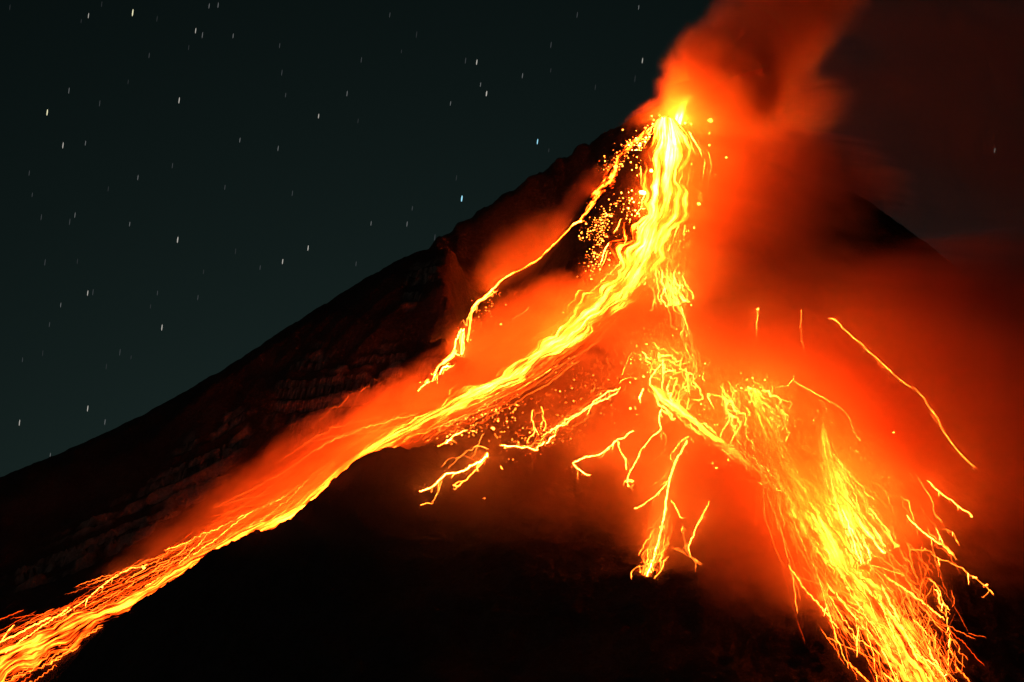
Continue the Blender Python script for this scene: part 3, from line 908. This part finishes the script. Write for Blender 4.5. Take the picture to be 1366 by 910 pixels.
def along(axis, s0, off, length, wander, drift):
    """a wandering thread in photo pixels that follows a stream axis"""
    a = smooth_line(np.asarray(axis, float), 200)
    S = np.concatenate([[0], np.cumsum(np.hypot(*np.diff(a[:, :2], axis=0).T))])
    n = max(5, int(length / 2.6))
    t = np.clip(s0 * S[-1] + np.linspace(0, length, n), 0, S[-1])
    c = np.stack([np.interp(t, S, a[:, i]) for i in range(3)], -1)
    d = np.gradient(a[:, :2], axis=0)
    d = np.stack([np.interp(t, S, d[:, i]) for i in range(2)], -1)
    d /= np.linalg.norm(d, axis=1)[:, None] + 1e-9
    nr = np.stack([-d[:, 1], d[:, 0]], -1)
    q = np.linspace(0, 1, n)
    o0 = rng.uniform(0, 300, 2)
    w = wander * fbm(t / 22 + o0[0], np.full(n, o0[1]), 4, 500, .6) * 2
    kink = np.cumsum((rng.random(n) < 0.10) * rng.normal(0, 1.6, n)) * wander / 6
    return c[:, :2] + nr * (off * c[:, 2] + drift * q * c[:, 2] + w + kink - kink.mean())[:, None]


crest_y = (crestw[:, 0], crestw[:, 1])


def behind_crest(P):
    """only where the bed of the left gully is, not the near ridge in front of it"""
    y = np.interp(P[:, 0], *crest_y)
    return (P[:, 1] > y + 40) | (P[:, 0] > -60)


mass_v, mass_f, mass_m, mass_n = [], [], [], 0


def massed(axis, count, single, rad, wander, lens, hotness, label, group, keep=None, spread=1.0, bias=0.0, drift=0.25, vivid=False):
    """`single` of them are objects of their own, the rest join the one mass"""
    global mass_n
    todo = []
    for k in range(count):
        L = rng.uniform(*lens)
        off = np.clip(rng.normal(bias, 0.48), -1.15, 1.15) * spread
        Q = along(axis, rng.uniform(-0.05, 0.95), off, L, wander * rng.uniform(.5, 1.5), rng.normal(0, drift))
        r = rad * float(np.clip(np.exp(rng.normal(-.25, .55)), .3, 2.4))
        todo.append((L * r, Q, r))
    todo.sort(key=lambda q: -q[0])
    for k, (_, Q, r) in enumerate(todo):
        pcs = on_slope(Q, rng.uniform(1.5, 6.0), keep=keep)
        if not pcs:
            continue
        h = int(np.clip(round(rng.normal(2 - hotness, .6)), 0, 2))
        h += 3 * vivid
        if k < single:
            tag(build_trail("rock_trail", pcs[:1] if len(pcs[0]) > 6 else pcs, r, MASSED[h]), label, "lava rivulet", group)
        else:
            for P in pcs:
                v, f = tube(P, taper(len(P), r))
                mass_v.append(v)
                mass_f.append(f + mass_n)
                mass_m.append(np.full(len(f), h))
                mass_n += len(v)


for Q in twig_from:                                  # fine twigs that leave the traced rock trails
    for k in range(max(3, len(Q) // 7)):
        i = rng.integers(1, len(Q) - 2)
        d = Q[i + 1] - Q[i]
        a = math.atan2(d[1], d[0]) + rng.choice([-1, 1]) * rng.uniform(.3, 1.1)
        L = rng.uniform(3, 10)
        t = np.linspace(0, 1, max(4, int(L / 1.8)))[:, None]
        B = Q[i] + t * L * np.array([[math.cos(a), math.sin(a)]]) + np.array([[0, 1.0]]) * (t ** 2) * L * .5
        B = B + rng.normal(0, .5, B.shape).cumsum(0) * .5
        for P in on_slope(B):
            v, f = tube(P, taper(len(P), rng.uniform(.18, .38)))
            mass_v.append(v)
            mass_f.append(f + mass_n)
            mass_m.append(np.full(len(f), int(rng.integers(3, 6))))
            mass_n += len(v)
massed(AX_R, 560, 50, .70, 1.2, (30, 130), 1.0, "thin glowing strand within the wide right cascade", "strands of the right cascade", drift=.3)
massed(AX_T, 90, 16, .6, 1.5, (30, 90), 1.2, "thin strand fanning from the narrow pointed lava tongue", "strands of the pointed tongue", vivid=True)
massed(AX_F, 150, 30, .5, 3, (18, 60), 0.8, "crooked strand in the loose fringe right of the wide cascade", "strands of the right fringe")
massed(AX_M, 60, 14, .7, 6, (12, 45), 0.9, "small strand between the crest stream and the cascade head", "strands above the crest stream", vivid=True)
massed(AX_A, 50, 14, .75, 6, (10, 38), 1.0, "short strand clustered above the hump crest", "strands above the hump crest", vivid=True)
massed(AX_S, 60, 10, .8, 5, (8, 34), 1.3, "short strand in the sparkling head of the right cascade", "strands of the cascade head", vivid=True)
massed(AX_C, 95, 14, .45, 4, (12, 45), 1.0, "fine strand bristling from the foot of the straight central stream", "strands of the central stream")
massed(AX_H, 50, 12, .8, 3, (15, 50), 1.1, "fine strand running with the crest stream", "strands of the crest stream", vivid=True)
AX_UP = [(893, 168, 22), (897, 200, 40), (898, 232, 48), (888, 268, 50), (874, 305, 48), (856, 345, 42), (838, 380, 36)]
AX_D = [(832, 512, 8), (795, 540, 16), (750, 568, 20), (700, 600, 20)]
AX_W = [(700, 505, 14), (660, 530, 20), (610, 560, 22), (565, 590, 16)]
AX_V = [(893, 382, 10), (908, 425, 14), (920, 465, 12), (926, 500, 14), (906, 542, 16)]
massed(AX_V, 34, 8, .45, 2.5, (12, 45), 0.9, "fine thread beside the tall vertical rock trail", "threads beside the tall vertical rock trail", vivid=True)
massed(AX_UP, 190, 24, .5, 2.0, (8, 38), 1.0, "small strand in the patchy blazing upper flow", "strands of the upper flow", drift=.1, vivid=True)
massed(AX_D, 45, 8, .32, 3.0, (10, 45), 0.9, "fine thread slanting down the red hump", "threads on the red hump")
massed(AX_W, 45, 8, .45, 3.0, (8, 30), 0.8, "fine thread along the lower edge of the left river", "threads below the left river")
massed(AX_U, 40, 8, .9, 3, (20, 60), 1.3, "thin strand dripping from the foot of the upper chute", "strands of the upper chute", vivid=True)
massed(AX_L, 400, 40, .55, 1.0, (50, 220), 0.5, "long smooth strand in the left lava river", "strands of the left river", behind_crest, 1.0, 0.1, .35)

me = mesh_object("rock_trails", np.concatenate(mass_v), np.concatenate(mass_f), None, True)
for m in MASSED:
    me.data.materials.append(m)
me.data.polygons.foreach_set("material_index", np.concatenate(mass_m).astype(np.int32))
tag(me, "countless finest glowing strands of rock trails among the lava streams", "lava rivulets", kind="stuff")

# ------------------------------------------------------------------ embers: glowing boulders on the slope
def rock_mesh(name, mat, seed):
    import bmesh
    r = random.Random(seed)
    bm = bmesh.new()
    bmesh.ops.create_icosphere(bm, subdivisions=1, radius=1.0)
    for v in bm.verts:
        v.co *= r.uniform(.7, 1.25)
    me = bpy.data.meshes.new(name)
    bm.to_mesh(me)
    bm.free()
    me.materials.append(mat)
    return me


BOULDER = [rock_mesh("ember", m, i) for i, m in enumerate(SAMPLED + (VIVID, VIVID_MID, HOT))]
EMB = [  # (from, to, spread px, count, size m, heat mean, label, group)
    ((806, 228), (884, 172), 11, 170, 1.5, 0.5, "glowing ember on the dark patch left of the summit", "embers left of the summit"),
    ((772, 318), (838, 264), 8, 80, 1.4, 0.6, "glowing ember on the dark island between chute and upper flow", "embers of the dark island"),
    ((806, 285), (790, 368), 9, 120, 1.5, 0.6, "glowing ember in the vertical trail under the dark island", "embers of the vertical trail"),
    ((850, 265), (818, 375), 12, 75, 1.5, 0.6, "glowing ember along the left margin of the upper flow", "embers beside the upper flow"),
    ((668, 392), (622, 450), 10, 40, 1.1, 1.0, "small ember beside the thin winding stream", "embers of the winding stream"),
    ((800, 390), (745, 440), 12, 30, 1.3, 0.8, "small ember above the left river head", "embers above the left river"),
    ((600, 575), (690, 540), 16, 120, 1.3, 0.8, "small ember on the red slope below the left river", "embers below the left river"),
    ((670, 590), (760, 575), 16, 80, 1.2, 0.9, "small ember scattered on the red hump", "embers of the red hump"),
    ((845, 465), (900, 500), 14, 45, 1.2, 0.8, "small ember above the hump crest", "embers above the crest"),
    ((995, 515), (1040, 570), 13, 110, 1.2, 0.6, "ember in the sparkling head of the right cascade", "embers of the cascade head"),
    ((1075, 555), (1110, 570), 12, 22, 1.3, 0.8, "ember above the pointed lava tongue", "embers above the pointed tongue"),
    ((1130, 595), (1190, 650), 12, 40, 1.0, 1.0, "small ember right of the cascade", "embers right of the cascade"),
    ((940, 500), (960, 620), 30, 45, 0.9, 1.0, "tiny ember between the tall vertical rock trail and the cascade", "embers above the crest stream"),
    ((880, 240), (905, 330), 16, 60, 1.7, 0.4, "bright ember riding on the upper flow", "embers of the upper flow"),
    ((893, 170), (896, 230), 34, 70, 1.4, 0.4, "bright ember at the top of the upper flow", "embers at the top of the upper flow"),
    ((700, 490), (560, 580), 16, 60, 0.9, 0.8, "tiny ember along the left river", "embers of the left river"),
    ((870, 400), (960, 480), 40, 40, 0.8, 0.9, "tiny ember in the orange haze below the upper flow", "embers below the upper flow"),
    ((1000, 620), (1060, 680), 22, 50, 0.9, 0.6, "tiny ember along the left margin of the right cascade", "embers left of the cascade"),
    ((760, 520), (850, 560), 26, 60, 0.9, 0.9, "tiny ember on the upper part of the red hump", "embers of the upper hump"),
    ((700, 450), (860, 520), 25, 60, 0.9, 1.2, "faint ember on the slope under the left river", "embers under the left river"),
]
allp = []
for a, b, sp, cnt, size, heat, label, grp in EMB:
    a = np.array(a, float)
    b = np.array(b, float)
    for k in range(int(cnt * 1.7)):
        q = a + (b - a) * rng.random() + rng.normal(0, sp, 2) * .7
        sz = min(1.5, size * .58 * float(np.exp(rng.normal(0, .65))))
        hv = int(np.clip(round(rng.normal(heat, .7)), 0, 2))
        allp.append((sz, q, hv + 3 * (q[0] > 838 and q[1] < 640), label, grp))
SINGLES = [  # lone bright boulders
    ((948, 165), 5.0, 0, "brightest white glowing boulder inside the summit smoke"), ((914, 168), 3.0, 0, "second bright boulder in the smoke just right of the vent"),
    ((894, 186), 4.0, 0, "white hot boulder at the top of the upper flow"), ((869, 231), 5.0, 0, "large white hot boulder on the left side of the upper flow"),
    ((858, 262), 6.5, 0, "largest white hot boulder where the upper flow meets the dark island"), ((822, 224), 4.0, 0, "white hot boulder in the short chute"),
    ((885, 303), 4.0, 0, "white hot boulder in the middle of the upper flow"), ((846, 333), 4.0, 0, "white hot boulder on the lower left of the upper flow"),
    ((932, 277), 4.0, 0, "bright boulder at the right tip of the upper flow"), ((668, 434), 2.6, 0, "lone bright boulder on the red rock left of the main river"),
    ((657, 573), 3.2, 0, "brightest boulder below the left river"), ((1192, 579), 1.8, 0, "lone spark in the red haze right of the cascade"),
    ((1296, 690), 2.2, 0, "bright boulder at the end of the short far right rock trail"), ((1323, 541), 1.2, 1, "faint lone spark at the far right edge"),
    ((956, 626), 1.8, 0, "bright spark below the crest stream"), ((884, 706), 4.5, 0, "white hot boulder in the straight central stream"),
    ((1011, 415), 2.2, 0, "bright spark topping the upright streak"), ((974, 437), 1.6, 1, "faint spark left of the upright streak"),
    ((906, 366), 2.6, 0, "bright boulder at the foot of the beaded drip"), ((1122, 742), 4.0, 0, "white hot boulder in the middle of the right cascade"),
    ((192, 759), 3.0, 0, "bright boulder at the head of the leaping thread on the lower left river"), ((100, 828), 2.2, 0, "bright boulder on the lower left river"),
    ((136, 786), 2.0, 0, "bright boulder where the leaping thread lands on the lower left river"),
]
for q, sz, h, label in SINGLES:
    p = hit(*q)[0]
    h = h + 3 * (q[0] > 838 and q[1] < 640)
    o = bpy.data.objects.new("ember", BOULDER[h])
    COL.objects.link(o)
    o.location = (p[0], p[1], float(H(p[0], p[1])) + sz * .4)
    o.scale = (sz * 1.2, sz, sz * .9)
    o.rotation_euler = (rng.uniform(0, 3), 0, rng.uniform(0, 6))
    tag(o, label, "ember", "lone glowing boulders")
allp.sort(key=lambda e: -e[0])
P = hit([e[1][0] for e in allp], [e[1][1] for e in allp])
V, F, MI, kk = [], [], [], 0
base_v = np.array([v.co[:] for v in BOULDER[0].vertices])
base_f = np.array([p.vertices[:] for p in BOULDER[0].polygons])
for k, (sz, q, h, label, grp) in enumerate(allp):
    z = float(H(P[k, 0], P[k, 1])) + sz * .4
    if k < 270:
        o = bpy.data.objects.new("ember", BOULDER[h])
        COL.objects.link(o)
        o.location = (P[k, 0], P[k, 1], z)
        o.scale = (sz * rng.uniform(.7, 1.3), sz * rng.uniform(.7, 1.3), sz * rng.uniform(.7, 2.0))
        o.rotation_euler = (rng.uniform(0, 3), rng.uniform(0, 3), rng.uniform(0, 6))
        tag(o, label, "ember", grp)
    else:
        V.append(base_v * sz + [P[k, 0], P[k, 1], z])
        F.append(base_f + kk)
        MI.append(np.full(len(base_f), h))
        kk += len(base_v)
me = mesh_object("embers", np.concatenate(V), np.concatenate(F), None, True)
for m in SAMPLED + (VIVID, VIVID_MID, HOT):
    me.data.materials.append(m)
me.data.polygons.foreach_set("material_index", np.concatenate(MI).astype(np.int32))
tag(me, "countless smallest glowing embers strewn over the slope", "embers", kind="stuff")

# ------------------------------------------------------------------ stars
def star_mat(name, col, st):
    m, nt, out = new_mat(name)
    e = node(nt, "ShaderNodeEmission")
    e.inputs["Color"].default_value = (*col, 1)
    e.inputs["Strength"].default_value = st
    nt.links.new(e.outputs["Emission"], out.inputs["Surface"])
    m.cycles.emission_sampling = 'NONE'
    return m


ST_W = star_mat("star_white", (1, .95, .85), .17)
ST_Y = star_mat("star_yellow", (1, .95, .6), .34)
ST_B = star_mat("star_blue", (.35, .8, 1), .38)
ST_M = star_mat("star_medium", (.9, .95, .95), .05)
ST_F = star_mat("star_faint", (.85, .95, 1), .012)
ST_D = star_mat("star_dim", (.85, .95, 1), .02)


def star(px, py, ln, wd, mat, label, group):
    Ys = 24000.0
    sc = (Ys - CAM[1]) / FPX
    d = np.array([ln * .12, -ln])                     # slightly leaning
    P = np.array([W(px + d[0] * t, py + d[1] * t, Ys) for t in (-.5, -.3, 0, .3, .5)])
    v, f = tube(P, wd * .5 * sc * np.array([.35, .9, 1, .9, .35]))
    tag(mesh_object("star", v, f, mat), label, "star", group)


BRIGHT = [(177, 17, 9, 2, ST_Y, "brightest yellowish star near the top left"), (63, 150, 8, 1.9, ST_Y, "bright yellow star near the left edge"),
          (239, 134, 8, 1.7, ST_W, "bright white star in the upper left sky"), (237, 320, 8, 1.8, ST_W, "bright white star in the middle left sky"),
          (616, 265, 8, 2.2, ST_B, "bright blue star just above the left ridge"), (649, 125, 7, 1.9, ST_W, "brighter lower star of the pair above the ridge"),
          (636, 83, 7, 1.6, ST_W, "upper star of the pair above the ridge"), (717, 189, 7, 1.6, ST_B, "bluish star nearest the upper ridge"),
          (216, 437, 8, 1.6, ST_W, "white star low in the left sky over the ridge"), (84, 194, 8, 1.5, ST_W, "white star below the yellow left edge star"),
          (117, 391, 7, 1.5, ST_W, "white star low at far left"), (117, 545, 8, 1.5, ST_W, "white star close above the lower left ridge"),
          (377, 349, 7, 1.5, ST_W, "left star of the two right of the middle left sky"), (411, 331, 7, 1.5, ST_W, "right star of the two right of the middle left sky"),
          (261, 41, 7, 1.4, ST_W, "white star right of the brightest top left star"), (118, 21, 7, 1.3, ST_W, "white star left of the brightest top left star"),
          (425, 155, 6, 1.4, ST_W, "single star in the upper middle sky"), (857, 81, 7, 1.3, ST_W, "star left of the summit plume"),
          (1327, 201, 7, 1.4, ST_W, "only clear star right of the plume"), (26, 564, 8, 1.4, ST_W, "star lowest at the far left edge")]
for px, py, ln, wd, m, label in BRIGHT:
    star(px, py, ln, wd, m, label, "bright stars")
MEDS = [(270, 47), (311, 48), (92, 121), (114, 191), (320, 187), (371, 198), (463, 125), (697, 101), (601, 138), (852, 10), (495, 298), (543, 299), (100, 287),
        (81, 407), (184, 237), (279, 8), (291, 7), (641, 113), (173, 299), (67, 608), (140, 563)]
for px, py in MEDS:
    star(px, py, rng.uniform(6, 8), 1.3, ST_M, "faint short star streak in the dark sky left of the plume", "faint stars")
DIMS = [(133, 138), (381, 127), (621, 81), (550, 278), (580, 317), (347, 357), (93, 296), (55, 290), (124, 390), (66, 433), (264, 397), (210, 391), (390, 258),
        (230, 221), (39, 231), (43, 260), (475, 352), (373, 61), (376, 97), (199, 74), (482, 80), (520, 20), (770, 20), (735, 60), (300, 250), (160, 470), (30, 480), (60, 350)]
for px, py in DIMS:
    star(px, py, rng.uniform(6, 9), 1.2, ST_D, "barely visible star streak in the dark sky left of the plume", "barely visible stars")
for k in range(30):
    px, py = rng.uniform(5, 880), rng.uniform(4, 560)
    if py < 600 - px * .52:
        star(px, py, rng.uniform(5, 9), 1.1, ST_F, "scarcely visible star streak in the dark sky left of the plume", "scarcely visible stars")
star(1332, 118, 6, 1.3, ST_D, "barely visible star at the upper right edge", "barely visible stars")
